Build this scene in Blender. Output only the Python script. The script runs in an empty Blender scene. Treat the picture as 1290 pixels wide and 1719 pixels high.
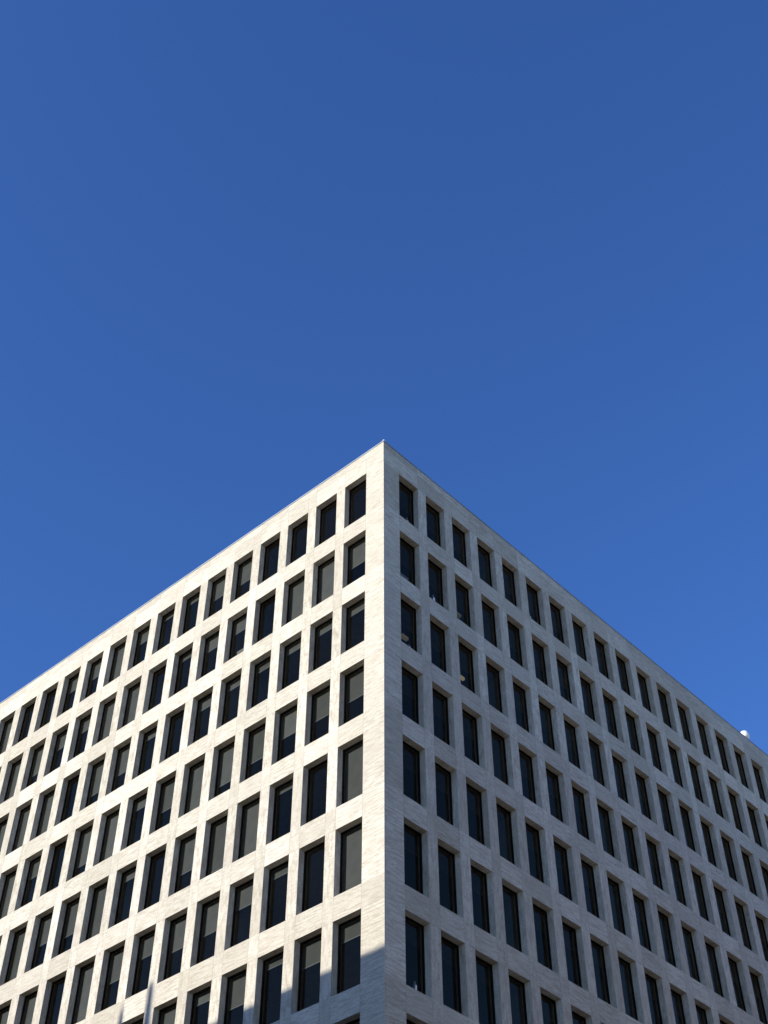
import bpy, bmesh, math, random
from mathutils import Matrix, Vector
random.seed(7)
scene = bpy.context.scene
C = scene.collection

# ------------------------------------------------------------------ camera
S = 1.85                                   # one window bay in metres
CAM = Vector((15.1247 * S, -16.6078 * S, 1.6))
YAW, PITCH, ROLL = -0.7415, 0.8361, 0.0002
cam_data = bpy.data.cameras.new("camera")
cam = bpy.data.objects.new("camera", cam_data)
C.objects.link(cam)
F = Vector((math.cos(PITCH) * math.sin(YAW), math.cos(PITCH) * math.cos(YAW), math.sin(PITCH)))
R = Vector((math.cos(YAW), -math.sin(YAW), 0))
U = R.cross(F)
R2 = R * math.cos(ROLL) + U * math.sin(ROLL)
U2 = U * math.cos(ROLL) - R * math.sin(ROLL)
cam.matrix_world = Matrix(((R2.x, U2.x, -F.x, CAM.x), (R2.y, U2.y, -F.y, CAM.y), (R2.z, U2.z, -F.z, CAM.z), (0, 0, 0, 1)))
cam_data.sensor_fit = 'HORIZONTAL'
cam_data.sensor_width = 36
cam_data.lens = 2293.153 / 1290 * 36
cam_data.shift_x = 4.8149 / 1290
cam_data.shift_y = -96.15 / 1290
cam_data.clip_end = 5000
scene.camera = cam

# ------------------------------------------------------------------ light
SUN_AZ = math.radians(21)                  # from the left facade's normal (-Y) towards -X
PROFILE = math.radians(19.5)                 # slope of the light seen square to the left facade
SUN_EL = math.atan(math.tan(PROFILE) * math.cos(SUN_AZ))
sdir = Vector((-math.sin(SUN_AZ) * math.cos(SUN_EL), -math.cos(SUN_AZ) * math.cos(SUN_EL), math.sin(SUN_EL)))
w = bpy.data.worlds.new("World")
scene.world = w
w.use_nodes = True
nt = w.node_tree
sky = nt.nodes.new('ShaderNodeTexSky')
sky.sky_type = 'NISHITA'
sky.sun_disc = False
sky.sun_elevation = SUN_EL
sky.sun_rotation = math.atan2(sdir.x, sdir.y)
sky.altitude = 0
sky.air_density = 1.0
sky.dust_density = 0.15
sky.ozone_density = 6.0
hs = nt.nodes.new('ShaderNodeHueSaturation')
hs.inputs['Saturation'].default_value = 1.09
hs.inputs['Hue'].default_value = 0.512
nt.links.new(sky.outputs[0], hs.inputs['Color'])
nt.links.new(hs.outputs[0], nt.nodes['Background'].inputs[0])
nt.nodes['Background'].inputs[1].default_value = 0.15
sd = bpy.data.lights.new("sun", 'SUN')
sd.energy = 4.2
sd.angle = math.radians(0.53)
sd.color = (1.0, 0.955, 0.88)
sun = bpy.data.objects.new("sun", sd)
C.objects.link(sun)
sun.rotation_euler = sdir.to_track_quat('Z', 'Y').to_euler()
scene.view_settings.view_transform = 'Standard'
scene.view_settings.look = 'None'
scene.view_settings.exposure = 0.60
scene.view_settings.gamma = 1.0

# ------------------------------------------------------------------ dimensions (metres)
PL, PR = S, 0.9983 * S                     # bay width, left and right facade
AL, AR = 0.5768 * S, 0.5532 * S            # corner pier
WL, WR = 0.7163 * S, 0.6959 * S            # opening width
H = 1.9461 * S                             # storey
HW = 1.4427 * S                            # opening height
Z0 = (4.8116 + 19.8101) * S + 1.6          # head of the top row
ZT = (5.5458 + 19.8101) * S + 1.6          # top of the parapet
GD = 0.305                                 # glass set back
TH = 0.47                                  # wall thickness
NL, NR, ROWS = 25, 25, 12
LENL = AL + (NL - 1) * PL + WL + AL
LENR = AR + (NR - 1) * PR + WR + AR
ZB = 0.15                                  # pavement level

# ------------------------------------------------------------------ helpers
def tag(o, label=None, cat=None, group=None, kind=None):
    for k, v in (('label', label), ('category', cat), ('group', group), ('kind', kind)):
        if v: o[k] = v
    return o

def empty(name, loc=(0, 0, 0)):
    o = bpy.data.objects.new(name, None)
    o.location = loc
    C.objects.link(o)
    return o

def link(name, me, parent=None, loc=None):
    o = bpy.data.objects.new(name, me)
    if loc is not None: o.location = loc
    C.objects.link(o)
    if parent: o.parent = parent
    return o

class MB:
    """collects quads with a material slot, a cell uv and a tone colour"""
    def __init__(s): s.v = []; s.f = []; s.m = []; s.uv = []; s.c = []
    def quad(s, a, b, c, d, mat=0, uv=None, col=(.5, 0, 0, 1)):
        n = len(s.v); s.v += [tuple(a), tuple(b), tuple(c), tuple(d)]
        s.f.append((n, n + 1, n + 2, n + 3)); s.m.append(mat)
        s.uv.append(uv or ((5, 5),) * 4); s.c.append(col)
    def box(s, x0, x1, y0, y1, z0, z1, mat=0, col=(.5, 0, 0, 1), skip=''):
        P = [(x, y, z) for z in (z0, z1) for y in (y0, y1) for x in (x0, x1)]
        for k, q in (('b', (0, 2, 3, 1)), ('t', (4, 5, 7, 6)), ('f', (0, 1, 5, 4)), ('k', (2, 6, 7, 3)), ('l', (0, 4, 6, 2)), ('r', (1, 3, 7, 5))):
            if k not in skip: s.quad(*[P[i] for i in q], mat=mat, col=col)
    def build(s, name, mats, parent=None, loc=None):
        me = bpy.data.meshes.new(name)
        me.from_pydata(s.v, [], s.f)
        me.polygons.foreach_set('material_index', s.m)
        uv = me.uv_layers.new(name='cell')
        uv.data.foreach_set('uv', [x for q in s.uv for p in q for x in p])
        ca = me.color_attributes.new('tone', 'FLOAT_COLOR', 'CORNER')
        ca.data.foreach_set('color', [x for q in s.c for _ in range(4) for x in q])
        for m in (mats if isinstance(mats, (list, tuple)) else [mats]): me.materials.append(m)
        me.update()
        return link(name, me, parent, loc)

def lathe(name, prof, mat, parent=None, loc=(0, 0, 0), n=24, smooth=True):
    bm = bmesh.new(); rings = []
    for r, z in prof:
        rings.append([bm.verts.new((r * math.cos(2 * math.pi * i / n), r * math.sin(2 * math.pi * i / n), z)) for i in range(n)] if r > 1e-6 else [bm.verts.new((0, 0, z))])
    for a, b in zip(rings, rings[1:]):
        for i in range(n):
            j = (i + 1) % n
            vs = [a[i % len(a)], a[j % len(a)], b[j % len(b)], b[i % len(b)]]
            u = []
            for v_ in vs:
                if v_ not in u: u.append(v_)
            if len(u) > 2: bm.faces.new(u)
    bmesh.ops.recalc_face_normals(bm, faces=bm.faces)
    me = bpy.data.meshes.new(name); bm.to_mesh(me); bm.free()
    if smooth:
        for p in me.polygons: p.use_smooth = True
    me.materials.append(mat)
    return link(name, me, parent, loc)

def new_mat(name):
    m = bpy.data.materials.new(name); m.use_nodes = True
    n = m.node_tree
    return m, n, n.nodes['Principled BSDF']

def N(nt, typ, **kw):
    n = nt.nodes.new(typ)
    for k, v in kw.items():
        if k.startswith('i_'): n.inputs[k[2:].replace('_', ' ')].default_value = v
        else: setattr(n, k, v)
    return n

def mixrgb(nt, fac, a, b, blend='MIX'):
    n = nt.nodes.new('ShaderNodeMix'); n.data_type = 'RGBA'; n.blend_type = blend
    for i, x in ((0, fac), (6, a), (7, b)):
        if hasattr(x, 'is_output'): nt.links.new(x, n.inputs[i])
        else: n.inputs[i].default_value = x
    return n.outputs[2]

def math_(nt, op, a, b=None):
    n = nt.nodes.new('ShaderNodeMath'); n.operation = op
    for i, x in ((0, a), (1, b)):
        if x is None: continue
        if hasattr(x, 'is_output'): nt.links.new(x, n.inputs[i])
        else: n.inputs[i].default_value = x
    return n.outputs[0]

def ramp(nt, src, stops):
    n = nt.nodes.new('ShaderNodeValToRGB')
    nt.links.new(src, n.inputs[0])
    e = n.color_ramp.elements
    e[0].position, e[0].color = stops[0]
    e[1].position, e[1].color = stops[-1]
    for p, c in stops[1:-1]:
        x = e.new(p); x.color = c
    return n.outputs[0]

def g(v): return (v, v, v, 1)

# ------------------------------------------------------------------ materials
def travertine():
    m, t, b = new_mat('travertine')
    geo = N(t, 'ShaderNodeTexCoord').outputs['Object']
    att = N(t, 'ShaderNodeVertexColor', layer_name='tone')
    sep = N(t, 'ShaderNodeSeparateColor'); t.links.new(att.outputs[0], sep.inputs[0])
    off = N(t, 'ShaderNodeVectorMath', operation='SCALE', i_Scale=37.0); t.links.new(att.outputs[0], off.inputs[0])
    add = N(t, 'ShaderNodeVectorMath', operation='ADD'); t.links.new(geo, add.inputs[0]); t.links.new(off.outputs[0], add.inputs[1])
    def noise(scale, s, det=6, rough=.6, dist=0.):
        mp = N(t, 'ShaderNodeMapping'); mp.inputs['Scale'].default_value = scale
        t.links.new(add.outputs[0], mp.inputs[0])
        n = N(t, 'ShaderNodeTexNoise', i_Scale=s, i_Detail=det, i_Roughness=rough, i_Distortion=dist)
        t.links.new(mp.outputs[0], n.inputs['Vector'])
        return n.outputs[0]
    # veins run level in spandrels, upright in the narrow piers
    vh = noise((.8, .8, 7.5), 1.9, 9, .70, .05)
    vv = noise((3.2, 3.2, 1), 1.7, 9, .70, .1)
    sel = N(t, 'ShaderNodeMix'); sel.data_type = 'FLOAT'
    t.links.new(sep.outputs[1], sel.inputs[0]); t.links.new(vh, sel.inputs[2]); t.links.new(vv, sel.inputs[3])
    vein = ramp(t, sel.outputs[0], [(.34, g(0)), (.56, g(1))])
    big = noise((1, 1, 1.4), .23, 3, .5)
    pit = noise((2.6, 2.6, 8), 3.2, 6, .72, .1)
    col = mixrgb(t, vein, (.35, .295, .22, 1), (.615, .576, .472, 1))
    fh = noise((3.2, 3.2, 22), 2.4, 3, .6, .0)
    fv = noise((18, 18, 1.6), 2.0, 3, .6, .0)
    s2 = N(t, 'ShaderNodeMix'); s2.data_type = 'FLOAT'
    t.links.new(sep.outputs[1], s2.inputs[0]); t.links.new(fh, s2.inputs[2]); t.links.new(fv, s2.inputs[3])
    col = mixrgb(t, ramp(t, s2.outputs[0], [(.33, g(.5)), (.47, g(0))]), col, (.36, .30, .225, 1))
    col = mixrgb(t, ramp(t, pit, [(.54, g(0)), (.66, g(.75))]), col, (.25, .20, .15, 1))
    blot = noise((1, 1, 1.8), 1.1, 5, .62)
    col = mixrgb(t, ramp(t, blot, [(.54, g(0)), (.72, g(.55))]), col, (.42, .355, .265, 1))
    tone = ramp(t, sep.outputs[0], [(0, (.84, .83, .80, 1)), (1, (1.07, 1.07, 1.07, 1))])
    col = mixrgb(t, 1.0, col, tone, 'MULTIPLY')
    col = mixrgb(t, ramp(t, big, [(.36, g(.5)), (.58, g(0))]), col, (.40, .35, .27, 1))
    # joints: distance to the left and lower edge of each slab
    uv = N(t, 'ShaderNodeUVMap', uv_map='cell')
    su = N(t, 'ShaderNodeSeparateXYZ'); t.links.new(uv.outputs[0], su.inputs[0])
    j = math_(t, 'MAXIMUM', math_(t, 'LESS_THAN', su.outputs[0], .017), math_(t, 'LESS_THAN', su.outputs[1], .011))
    col = mixrgb(t, math_(t, 'MULTIPLY', j, .62), col, (.24, .22, .19, 1))
    t.links.new(col, b.inputs['Base Color'])
    b.inputs['Roughness'].default_value = .75
    b.inputs['Specular IOR Level'].default_value = .3
    bp = N(t, 'ShaderNodeBump', i_Strength=.35, i_Distance=.012)
    t.links.new(pit, bp.inputs['Height'])
    bp2 = N(t, 'ShaderNodeBump', i_Strength=.5, i_Distance=.01)
    t.links.new(math_(t, 'SUBTRACT', 1.0, j), bp2.inputs['Height']); t.links.new(bp.outputs[0], bp2.inputs['Normal'])
    t.links.new(bp2.outputs[0], b.inputs['Normal'])
    return m

def plain(name, c, rough=.6, metal=0., var=.12, scale=3.):
    m, t, b = new_mat(name)
    n = N(t, 'ShaderNodeTexNoise', i_Scale=scale, i_Detail=5.0)
    tc = N(t, 'ShaderNodeTexCoord'); t.links.new(tc.outputs['Object'], n.inputs['Vector'])
    a = tuple(x * (1 - var) for x in c) + (1,); d = tuple(min(1, x * (1 + var)) for x in c) + (1,)
    t.links.new(ramp(t, n.outputs[0], [(.3, a), (.7, d)]), b.inputs['Base Color'])
    b.inputs['Roughness'].default_value = rough
    b.inputs['Metallic'].default_value = metal
    return m

def glass():
    m = bpy.data.materials.new('tinted_glass'); m.use_nodes = True
    t = m.node_tree; t.nodes.clear()
    out = t.nodes.new('ShaderNodeOutputMaterial')
    tr = N(t, 'ShaderNodeBsdfTransparent'); tr.inputs[0].default_value = (.36, .37, .36, 1)
    gl = N(t, 'ShaderNodeBsdfGlossy'); gl.inputs['Roughness'].default_value = .0; gl.inputs['Color'].default_value = (1, .82, .58, 1)
    gm = N(t, 'ShaderNodeNewGeometry')
    dt = N(t, 'ShaderNodeVectorMath', operation='DOT_PRODUCT'); t.links.new(gm.outputs['Normal'], dt.inputs[0]); t.links.new(gm.outputs['Incoming'], dt.inputs[1])
    sch = math_(t, 'POWER', math_(t, 'SUBTRACT', 1.0, math_(t, 'ABSOLUTE', dt.outputs['Value'])), 5.0)
    k = math_(t, 'MINIMUM', math_(t, 'ADD', math_(t, 'MULTIPLY', sch, .72), .022), 1.0)
    # slight roller-wave in the panes
    tc = N(t, 'ShaderNodeTexCoord'); oi = N(t, 'ShaderNodeObjectInfo')
    ad = N(t, 'ShaderNodeVectorMath', operation='ADD'); t.links.new(tc.outputs['Object'], ad.inputs[0]); t.links.new(oi.outputs['Location'], ad.inputs[1])
    n = N(t, 'ShaderNodeTexNoise', i_Scale=.8, i_Detail=1.0); t.links.new(ad.outputs[0], n.inputs['Vector'])
    bp = N(t, 'ShaderNodeBump', i_Strength=.15, i_Distance=.02); t.links.new(n.outputs[0], bp.inputs['Height'])
    t.links.new(bp.outputs[0], gl.inputs['Normal'])
    mx = t.nodes.new('ShaderNodeMixShader')
    t.links.new(k, mx.inputs[0]); t.links.new(tr.outputs[0], mx.inputs[1]); t.links.new(gl.outputs[0], mx.inputs[2])
    t.links.new(mx.outputs[0], out.inputs[0])
    return m

TRAV = travertine()
FRAME = plain('dark_bronze', (.006, .0055, .005), .55, .0, .2, 6)
FRAME.node_tree.nodes['Principled BSDF'].inputs['Specular IOR Level'].default_value = .15
GLASS = glass()
BLIND = plain('blind_fabric', (.43, .42, .36), .9, 0, .10, 2)
_t = BLIND.node_tree; _b = _t.nodes['Principled BSDF']
_src = _b.inputs['Base Color'].links[0].from_socket
_oi = N(_t, 'ShaderNodeObjectInfo')
_t.links.new(mixrgb(_t, 1.0, _src, ramp(_t, _oi.outputs['Random'], [(0, (.68, .67, .62, 1)), (1, (1.05, 1.05, 1.08, 1))]), 'MULTIPLY'), _b.inputs['Base Color'])
RAIL = plain('blind_rail', (.55, .55, .52), .5)
METAL = plain('coping_metal', (.42, .44, .46), .35, .85, .1, 2)
DARK = plain('interior_plaster', (.36, .34, .30), .9)
SUN_BLOCK = plain('dark_sun_blocker', (.016, .016, .018), .9)  # for the added planes that stop sun crossing the corner rooms
ROOFM = plain('roof_gravel', (.25, .24, .22), .95, 0, .3, 20)
ASPHALT = plain('asphalt', (.05, .05, .052), .9, 0, .25, 8)
PAVE = plain('pavement_concrete', (.42, .38, .32), .85, 0, .15, 2)
KERB = plain('kerb_granite', (.32, .31, .30), .8)
PAINT = plain('road_paint', (.7, .7, .66), .7, 0, .15, 8)
BRICK = plain('pale_brick', (.52, .42, .31), .85, 0, .2, 1.5)
WHITE = plain('white_enamel', (.82, .82, .80), .35, 0, .03)
STEEL = plain('galvanised_steel', (.55, .56, .57), .4, .8)
BEIGE = plain('beige_paint', (.75, .66, .45), .6)
GROUND = plain('earth', (.16, .15, .12), .95, 0, .3, .2)

# ------------------------------------------------------------------ setting: ground, roads, pavements
mb = MB(); mb.quad((-1500, -1500, -.01), (1500, -1500, -.01), (1500, 1500, -.01), (-1500, 1500, -.01))
tag(mb.build('ground', GROUND), kind='structure')
mb = MB(); mb.quad((-400, -21, 0), (400, -21, 0), (400, -6, 0), (-400, -6, 0))
mb.quad((8, -6, 0), (24, -6, 0), (24, 400, 0), (8, 400, 0)); mb.quad((8, -400, 0), (24, -400, 0), (24, -21, 0), (8, -21, 0))
tag(mb.build('road', ASPHALT), kind='structure')
mb = MB()
x = -200.
while x < 200:
    if not 4 < x < 26: mb.quad((x, -13.6, .004), (x + 3, -13.6, .004), (x + 3, -13.45, .004), (x, -13.45, .004))
    x += 7
tag(mb.build('road_markings', PAINT), kind='structure')
mb = MB()
for (x0, x1, y0, y1) in ((-400, 8, -6, 400), (24, 400, -6, 400), (-400, 8, -400, -21), (24, 400, -400, -21)):
    k = .15
    mb.box(x0 + k, x1 - k, y0 + k, y1 - k, 0, ZB - .004, 0, skip='b')
    mb.box(x0, x1, y0, y0 + k, 0, ZB, 1); mb.box(x0, x1, y1 - k, y1, 0, ZB, 1)
    mb.box(x0, x0 + k, y0 + k, y1 - k, 0, ZB, 1); mb.box(x1 - k, x1, y0 + k, y1 - k, 0, ZB, 1)
tag(mb.build('pavement', [PAVE, KERB]), kind='structure')

# ------------------------------------------------------------------ the travertine office building
bld = empty('office_building', (0, 0, ZB))
tag(bld, 'white travertine corner office block with a deep grid of dark windows', 'building')

def PLc(u, d, z): return (-u, d, z - ZB)            # left facade (faces -Y)
def PRc(u, d, z): return (-d, u, z - ZB)            # right facade (faces +X)

wall = MB()
def facade(P, A, Wd, Pt, n, flip):
    us = [0.]
    for c in range(n): us += [A + c * Pt, A + c * Pt + Wd]
    us.append(us[-1] + A)
    zs = [ZT]                                          # bands top to bottom
    for r in range(ROWS): zs += [Z0 - r * H, Z0 - r * H - HW]
    zs.append(ZB)
    rt = [[random.random() for _ in range(len(us))] for _ in range(len(zs) + 1)]
    def q(a, b, c, d, uv, col):
        if flip: wall.quad(a, d, c, b, 0, (uv[0], uv[3], uv[2], uv[1]), col)
        else: wall.quad(a, b, c, d, 0, uv, col)
    def panel(u0, u1, z0, z1, col, jl=True, jb=True):
        # the joint lies along the near edge (small u) and the lower edge
        a = 0. if jl else 5.; b = 0. if jb else 5.
        uv = ((a + u1 - u0, b), (a, b), (a, b + z1 - z0), (a + u1 - u0, b + z1 - z0))
        q(P(u1, 0, z0), P(u0, 0, z0), P(u0, 0, z1), P(u1, 0, z1), uv, col)
    for i in range(len(us) - 1):
        u0, u1 = us[i], us[i + 1]
        opening_col = i % 2 == 1
        corner = i == 0 or i == len(us) - 2
        for k in range(len(zs) - 1):
            z1, z0 = zs[k], zs[k + 1]
            if opening_col and k % 2 == 1:
                t = rt[k][i]
                col = (t, 0, random.random(), 1)
                D = TH
                # jambs, head and sill of the opening
                q(P(u0, 0, z0), P(u0, D, z0), P(u0, D, z1), P(u0, 0, z1), ((5, 5),) * 4, (t, 1, .3, 1))
                q(P(u1, D, z0), P(u1, 0, z0), P(u1, 0, z1), P(u1, D, z1), ((5, 5),) * 4, (t, 1, .7, 1))
                q(P(u1, D, z1), P(u1, 0, z1), P(u0, 0, z1), P(u0, D, z1), ((5, 5),) * 4, col)
                q(P(u1, 0, z0), P(u1, D, z0), P(u0, D, z0), P(u0, 0, z0), ((5, 5),) * 4, col)
                continue
            if k == 0:                                 # frieze, in two courses
                zc = ZT - .42
                panel(u0, u1, zc, z1, (rt[k][i // 2], 0, .2, 1), i % 4 == 0, True)
                panel(u0, u1, z0, zc, (rt[k + 1][i // 2], 0, .6, 1), True, False)
            elif opening_col:
                panel(u0, u1, z0, z1, (rt[k][i], 0, rt[k][i - 1], 1), True, False)
            elif corner:
                cc = (rt[k // 2][i], 0, .5 if k % 2 else .1, 1)
                if flip and i == 0:                    # mitred return of the corner stones
                    panel(0, .045, z0, z1, cc, False, k % 2 == 0)
                    panel(.045, .07, z0, z1, cc, True, True)
                    panel(.07, u1, z0, z1, cc, False, k % 2 == 0)
                else: panel(u0, u1, z0, z1, cc, False, k % 2 == 0)
            else:
                s_ = (rt[k // 2][i], .85 if k % 2 else .5, .4, 1)
                panel(u0, u1, z0, z1, s_, True, k % 2 == 0)
facade(PLc, AL, WL, PL, NL, False)
facade(PRc, AR, WR, PR, NR, True)
# the two rear walls and the inner face of the parapet
wall.quad((-LENL, LENR, 0), (-LENL, 0, 0), (-LENL, 0, ZT - ZB), (-LENL, LENR, ZT - ZB))
wall.quad((0, LENR, 0), (-LENL, LENR, 0), (-LENL, LENR, ZT - ZB), (0, LENR, ZT - ZB))
zr = ZT - ZB - .9
wall.quad((-TH, TH, zr), (-LENL + TH, TH, zr), (-LENL + TH, TH, ZT - ZB), (-TH, TH, ZT - ZB))
wall.quad((-TH, LENR - TH, zr), (-TH, TH, zr), (-TH, TH, ZT - ZB), (-TH, LENR - TH, ZT - ZB))
wall.build('wall', TRAV, bld)

cop = MB()
zc = ZT - ZB
cop.box(-LENL - .03, .03, -.03, TH + .03, zc + .002, zc + .055)
cop.box(-TH - .03, .03, TH + .03, LENR + .03, zc + .002, zc + .055)
cop.build('coping', METAL, bld)
rf = MB(); rf.quad((-LENL, 0.5, zr), (-.5, 0.5, zr), (-.5, LENR, zr), (-LENL, LENR, zr)); rf.build('roof', ROOFM, bld)

# floors and inner walls that the windows look into, plus added sun-blocking planes
inn = MB()
e = .004
for r in range(ROWS + 1):
    top = (Z0 - (r - 1) * H - HW if r else ZT - .95) - ZB - .01
    bot = (Z0 - r * H if r < ROWS else ZB + .01) - ZB + .01
    if r: inn.box(-LENL + .5, -TH - e, TH + e, 9.0, bot, top); inn.box(-9., -TH - e, 9.002, LENR - .5, bot, top)
    else: inn.box(-LENL + .5, -TH - e, TH + e, 9.0, bot, top); inn.box(-9., -TH - e, 9.002, LENR - .5, bot, top)
inn.quad((-LENL + .5, 7, 0), (-7, 7, 0), (-7, 7, zr), (-LENL + .5, 7, zr))
inn.quad((-7, 7, 0), (-7, LENR - .5, 0), (-7, LENR - .5, zr), (-7, 7, zr))
k = 9.2
for i in range(1, 7):                                   # cross walls between the rooms
    u = AL + 4 * i * PL - (PL - WL) / 2
    inn.box(-u - .06, -u + .06, TH + .02, 6.99, .1, Z0 - ZB)
    u = AR + 4 * i * PR - (PR - WR) / 2
    inn.box(-6.99, -TH - .02, u - .06, u + .06, .1, Z0 - ZB)
inn.quad((-1.402, .98, .1), (-1.402, LENR - .5, .1), (-1.402, LENR - .5, zr), (-1.402, .98, zr), mat=1)  # added dark plane: keeps sun from passing out through the right windows
inn.quad((-1.4, .98, .1), (-TH - .02, .98, .1), (-TH - .02, .98, zr), (-1.4, .98, zr), mat=1)  # added dark return: closes the corner against the same stray sun
inn.build('interior', [DARK, SUN_BLOCK], bld)

# windows ---------------------------------------------------------------
FW, FDp = .055, .06
def add_frame(mb, T, Wd):
    """T maps (along, depth, up) with the origin at the near lower corner of the opening"""
    def bx(a0, a1, d0, d1, z0, z1):
        P = [T(a, d, z) for z in (z0, z1) for d in (d0, d1) for a in (a0, a1)]
        for q_ in ((0, 2, 3, 1), (4, 5, 7, 6), (0, 1, 5, 4), (2, 6, 7, 3), (0, 4, 6, 2), (1, 3, 7, 5)):
            mb.quad(*[P[i] for i in q_], mat=0)
    g0 = .002
    bx(g0, FW, GD - .03, GD + .04, g0, HW - g0); bx(Wd - FW, Wd - g0, GD - .03, GD + .04, g0, HW - g0)
    bx(FW + .001, Wd - FW - .001, GD - .03, GD + .04, HW - FW, HW - g0)
    bx(FW + .001, Wd - FW - .001, GD - .03, GD + .04, g0, FW)
def add_pane(mb, T, Wd, mat=0):
    mb.quad(T(FW - .004, GD, FW - .004), T(Wd - FW + .004, GD, FW - .004), T(Wd - FW + .004, GD, HW - FW + .004), T(FW - .004, GD, HW - FW + .004), mat=mat)
BD = GD + .125
def add_blind(mb, T, Wd, drop, m0=0, m1=1):
    zb = HW - .01 - drop * (HW - .08)
    n = 6; a0, a1 = .012, Wd - .012
    mb.quad(T(a0, BD, zb), T(a1, BD, zb), T(a1, BD, HW - .01), T(a0, BD, HW - .01), mat=m0)
    mb.quad(T(a0, BD - .018, zb - .03), T(a1, BD - .018, zb - .03), T(a1, BD - .018, zb), T(a0, BD - .018, zb), mat=m1)
    mb.quad(T(a0, BD - .018, zb - .03), T(a0, BD + .004, zb - .03), T(a1, BD + .004, zb - .03), T(a1, BD - .018, zb - .03), mat=m1)
    mb.quad(T(a0, BD - .05, HW - .09), T(a1, BD - .05, HW - .09), T(a1, BD - .05, HW - .01), T(a0, BD - .05, HW - .01), mat=m1)

TL = lambda a, d, z: (-a, d, z)
TR = lambda a, d, z: (-d, a, z)
# how far each blind of the left facade hangs, row by row from the corner outwards
DROPS = [
    [0, 0, 0, 0, .5, .45, .12, .1, .3, .97, .4, .35, 0, 0, .97],
    [.5, .93, .97, 0, .3, .3, .12, 0, .92, .88, .3, .35, .62, .8, .5],
    [.16, .16, .16, .16, .16, .22, 0, .14, .55, .65, 0, .97, .97, .6, .3],
    [.5, .5, .47, .6, .7, .97, .55, .2, .97, .7, 0, .35, .97, .3, .6],
    [.97, 0, .1, .97, .85, .6, 0, .15, .97, .6, .5, .97, .3, .5, .97],
    [.97, 0, .14, .35, .5, .5, .35, .5, .97, 0, .97, .5, .4, .97, 0],
    [.24, .35, .12, .45, .16, .5, .97, .2, .4, .97, .3, .97, .5, .3, .97],
    [.5, .97, .14, .3, .16, .4, .2, .97, .5, .3, .97, .4, .3, .5, .2]]
def drop_of(side, r, c):
    if side == 'R': return 0
    if r < len(DROPS) and c < len(DROPS[0]): return DROPS[r][c]
    return random.choice([0, .15, .35, .5, .7, .97])

def project(p):
    d = Vector(p) - CAM; z = d.dot(F)
    if z < .1: return None
    return 645 - 4.8 + 2293.15 * d.dot(R2) / z, 859.5 - 96.15 - 2293.15 * d.dot(U2) / z
def corner_of(side, r, c):
    z = Z0 - r * H - HW
    return (-(AL + c * PL), 0, z) if side == 'L' else (0, AR + c * PR, z)
cells = []
for side, n in (('L', NL), ('R', NR)):
    for r in range(ROWS):
        for c in range(n):
            o = corner_of(side, r, c); Wd = WL if side == 'L' else WR
            T = TL if side == 'L' else TR
            q = []
            for a, z in ((0, 0), (Wd, 0), (Wd, HW), (0, HW)):
                v = T(a, 0, z); q.append(project((o[0] + v[0], o[1] + v[1], o[2] + v[2])))
            if None in q: cells.append((0, side, r, c)); continue
            q = [(min(1290, max(0, x)), min(1719, max(0, y))) for x, y in q]
            ar = abs(sum(q[i][0] * q[(i + 1) % 4][1] - q[(i + 1) % 4][0] * q[i][1] for i in range(4))) / 2
            cells.append((ar, side, r, c))
cells.sort(key=lambda t: -t[0])

proto = {}
for side, T, Wd in (('L', TL, WL), ('R', TR, WR)):
    mb = MB(); add_frame(mb, T, Wd); fr = mb.build('window', FRAME); fme = fr.data; bpy.data.objects.remove(fr)
    mb = MB(); add_pane(mb, T, Wd); pn = mb.build('pane', GLASS); pme = pn.data; bpy.data.objects.remove(pn)
    proto[side] = (fme, pme)
bmesh_cache = {}
for ar, side, r, c in cells[:100]:
    o = corner_of(side, r, c); fme, pme = proto[side]
    wn = link('window', fme, bld, (o[0], o[1], o[2] - ZB))
    link('pane', pme, wn)
    dr = drop_of(side, r, c)
    if dr > 0:
        if dr not in bmesh_cache:
            mb = MB(); add_blind(mb, TL, WL, dr); b_ = mb.build('blind', [BLIND, RAIL], wn); bmesh_cache[dr] = b_.data
        else: link('blind', bmesh_cache[dr], wn)
rest = MB()
for ar, side, r, c in cells[100:]:
    o = corner_of(side, r, c)
    T = (lambda a, d, z, o=o: (o[0] - a, o[1] + d, o[2] - ZB + z)) if side == 'L' else (lambda a, d, z, o=o: (o[0] - d, o[1] + a, o[2] - ZB + z))
    Wd = WL if side == 'L' else WR
    add_frame(rest, T, Wd); add_pane(rest, T, Wd, 1)
    dr = drop_of(side, r, c)
    if dr > 0: add_blind(rest, T, Wd, dr, 2, 3)
tag(rest.build('window', [FRAME, GLASS, BLIND, RAIL], bld), kind='stuff')

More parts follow.
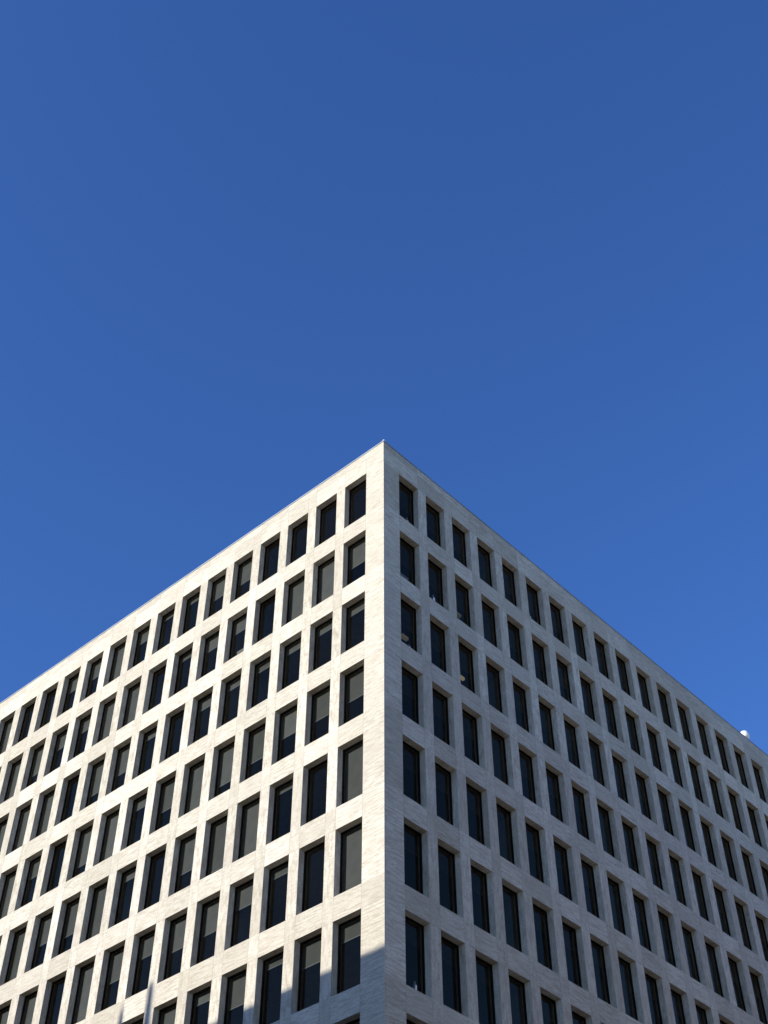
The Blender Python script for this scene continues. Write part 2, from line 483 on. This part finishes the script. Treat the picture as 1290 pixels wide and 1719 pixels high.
# ------------------------------------------------------------------ things standing behind the right hand windows
def inside(side, r, c, a, d=.37, z=0.):
    o = corner_of(side, r, c)
    return (-d, o[1] + a, o[2] + z) if side == 'R' else (o[0] - a, d, o[2] + z)
def vessel(name, loc, mat, h, r, label, cat):
    t = lathe(name, [(0, 0), (r * 1.0, 0), (r * 1.3, h * .35), (r * 1.3, h * .7), (r * .8, h * .86), (r * .7, h * .96), (r * .8, h), (0, h)], mat, None, loc, 16)
    return tag(t, label, cat, 'vessels standing inside the shaded windows')
def ledge_box(dims, mat, loc, label, cat='box'):
    x, y, z = dims
    bm = bmesh.new(); bmesh.ops.create_cube(bm, size=1)
    for v in bm.verts: v.co = Vector((v.co.x * x, v.co.y * y, (v.co.z + .5) * z))
    bmesh.ops.bevel(bm, geom=bm.edges[:], offset=min(dims) * .12, segments=2, affect='EDGES')
    me = bpy.data.meshes.new('storage_box'); bm.to_mesh(me); bm.free(); me.materials.append(mat)
    o = link('storage_box', me, None, loc); tag(o, label, cat, 'boxes standing inside the windows')
    mb = MB(); mb.box(-x / 2 - .006, x / 2 + .006, -y / 2 - .006, y / 2 + .006, z * .84, z + .008); mb.build('lid', WHITE, o)
    return o
def lit(name, c, e):
    m, t, b = new_mat(name)
    b.inputs['Base Color'].default_value = (*c, 1); b.inputs['Emission Color'].default_value = (*c, 1); b.inputs['Emission Strength'].default_value = e
    return m
def pendant(side, r, c, a, d, z, rad, e, label):
    """a lamp hanging from the ceiling just inside the glass; z is the middle of its shade above the sill"""
    o = corner_of(side, r, c); top = HW + .008 - z
    t = empty('pendant_lamp', inside(side, r, c, a, d, z)); tag(t, label, 'lamp', 'lamps hanging inside the shaded windows')
    lathe('cord', [(0, rad * .7), (.006, rad * .7), (.006, top), (0, top)], STEEL, t, (0, 0, 0), 8)
    mb = MB(); m_ = lit('lamp_shade', (.9, .74, .46), e)
    l, dd, hh = rad * 1.45, rad * .55, rad * .55
    mb.box(-dd, dd, -l, l, -hh, hh); mb.box(-dd * .7, dd * .7, -l * .9, l * .9, hh + .001, rad * .72)
    mb.build('lamp_shade', m_, t)
    return t
vessel('bottle', inside('R', 0, 0, .92), WHITE, .74, .055, 'thin pale bottle inside the top window next to the building corner on the shaded side', 'bottle')
ledge_box((.08, .54, .62), BEIGE, inside('R', 1, 0, .62, .375), 'pale box along the bottom of the second window down, right of the corner')
pendant('R', 2, 0, 1.10, .8, 1.33, .13, .10, 'lit beige lamp hanging low in the third window down, right of the corner')
vessel('jar', inside('R', 2, 0, .90), WHITE, .56, .06, 'small white jar at the bottom of the third window down, below the beige lamp', 'jar')
vessel('vase', inside('R', 1, 1, .70), WHITE, .76, .07, 'whitish vase at the bottom of the second row window, second from the corner', 'vase')
pendant('R', 1, 2, .82, .6, 1.06, .12, .05, 'dim brownish lamp low in the second row window, third from the corner')
pendant('R', 2, 2, 1.08, .8, 1.38, .11, .3, 'bright yellowish lamp low in the third row window, third from the corner')
vessel('vase', inside('R', 0, 5, .52), BEIGE, .76, .06, 'greyish vase at the bottom of the top row window, sixth from the corner', 'vase')
vessel('bottle', inside('R', 6, 0, .85), WHITE, .53, .06, 'white bottle at the bottom of the lowest whole window right of the corner', 'bottle')
ledge_box((.46, .07, .62), BEIGE, inside('L', 1, 4, .62, .38), 'pale box at the bottom of a second row window on the sunlit side')

# ------------------------------------------------------------------ roof things
def rod(loc, h, r, label, cat='lightning rod'):
    t = empty('lightning_rod', loc); tag(t, label, cat, 'rods along the roof edge')
    lathe('base', [(0, 0), (.05, 0), (.05, .03), (.02, .05), (0, .05)], STEEL, t, (0, 0, 0), 12)
    lathe('rod', [(0, .04), (r, .04), (r * .8, h * .8), (0, h)], STEEL, t, (0, 0, 0), 10)
    return t
zt = ZT + .057
rod((-.20, .12, zt), .30, .022, 'short pale rod with a tip standing at the very corner of the roof edge')
hous = empty('camera_housing', (-.035, .07, zt)); tag(hous, 'small white box at the very corner of the roof edge', 'camera')
mb = MB(); mb.box(-.03, .03, -.03, .03, 0, .03); mb.build('foot', STEEL, hous)
mb = MB(); mb.box(-.035, .035, -.05, .04, .031, .085); mb.box(-.04, .04, -.065, .045, .086, .096); mb.build('housing', WHITE, hous)
rod((-15.3 * S, .2, zt), .34, .02, 'short pale rod on the far left end of the sunlit roof edge')
rod((-.2, 13.12, zt), .48, .03, 'short white rod on the shaded right hand roof edge')
dome = empty('satellite_dome', (-.36, 31.3, zt)); tag(dome, 'round white dome peeping over the right end of the roof edge', 'satellite dome')
lathe('pole', [(0, 0), (.10, 0), (.10, .03), (.04, .04), (.04, .46), (0, .46)], STEEL, dome, (0, 0, 0), 12)
lathe('dome', [(0, .45), (.22, .45), (.27, .52), (.28, .68)] + [(.28 * math.cos(a), .68 + .28 * math.sin(a)) for a in [i * math.pi / 20 for i in range(1, 11)]], WHITE, dome, (0, 0, 0), 32)

# ------------------------------------------------------------------ neighbours across the two streets (behind the viewer)
def block(name, x0, x1, y0, y1, h, label, mat):
    t = empty(name, ((x0 + x1) / 2, (y0 + y1) / 2, ZB)); tag(t, label, 'building')
    ox, oy = (x0 + x1) / 2, (y0 + y1) / 2
    X0, X1, Y0, Y1 = x0 - ox, x1 - ox, y0 - oy, y1 - oy
    mb = MB(); mb.box(X0, X1, Y0, Y1, 0, h, skip='b'); mb.build('wall', mat, t)
    wb = MB(); n = 0
    for r in range(int((h - 3) / 3.6)):
        z = 2.2 + r * 3.6
        a = X0 + 1.2
        while a + 1.6 < X1:
            for yy, s_ in ((Y1, 1), (Y0, -1)):
                wb.box(a, a + 1.5, yy + min(0, s_ * .03), yy + max(0, s_ * .03), z, z + 2, 0)
                n += 1
            a += 3.
        a = Y0 + 1.2
        while a + 1.6 < Y1:
            for xx, s_ in ((X1, 1), (X0, -1)):
                wb.box(xx + min(0, s_ * .03), xx + max(0, s_ * .03), a, a + 1.5, z, z + 2, 0)
            a += 3.
    tag(wb.build('window', FRAME, t), kind='stuff')
    mb = MB(); mb.box(X0 + .4, X1 - .4, Y0 + .4, Y1 - .4, h + .001, h + .05); mb.build('roof', ROOFM, t)
    return t
YF = -26.0
zs_ = (19.8101 - 7.775) * S + 1.6
HB = zs_ + (-YF) * math.tan(PROFILE)
block('neighbour_building', -75, -3, YF - 22, YF, HB - ZB, 'pale brick block across the street from the sunlit facade', BRICK)
block('neighbour_building', 36, 60, 2, 70, 42, 'unseen pale brick block across the street from the shaded facade', BRICK)  # unseen; added and raised to cut sky light on the shaded facade
def caster(u, v, yb):
    """point at y=yb whose shadow falls on the left facade u bays along, v bays above the eye offset"""
    return (-u * S + yb * math.tan(SUN_AZ), (19.8101 + v) * S + 1.6 - yb * math.tan(PROFILE))
for u, v, rr, lb in ((6.47, -6.22, .26, 'taller tapering metal vent stack on the roof across the street'), (7.34, -6.52, .22, 'shorter tapering metal vent stack on the roof across the street')):
    xx, zz = caster(u, v, YF - 1.0)
    h = zz - HB
    t = empty('vent_stack', (xx, YF - 1.0, HB + .05)); tag(t, lb, 'vent', 'vent stacks across the street')
    lathe('pipe', [(0, 0), (rr * 1.25, 0), (rr * 1.2, .2), (rr, .25), (rr * .55, h - .7), (0, h - .7)], STEEL, t, (0, 0, 0), 20)
    lathe('cowl', [(0, h - .7), (rr * .6, h - .7), (rr * .5, h - .35), (rr * .2, h - .1), (0, h)], STEEL, t, (0, 0, 0), 20)
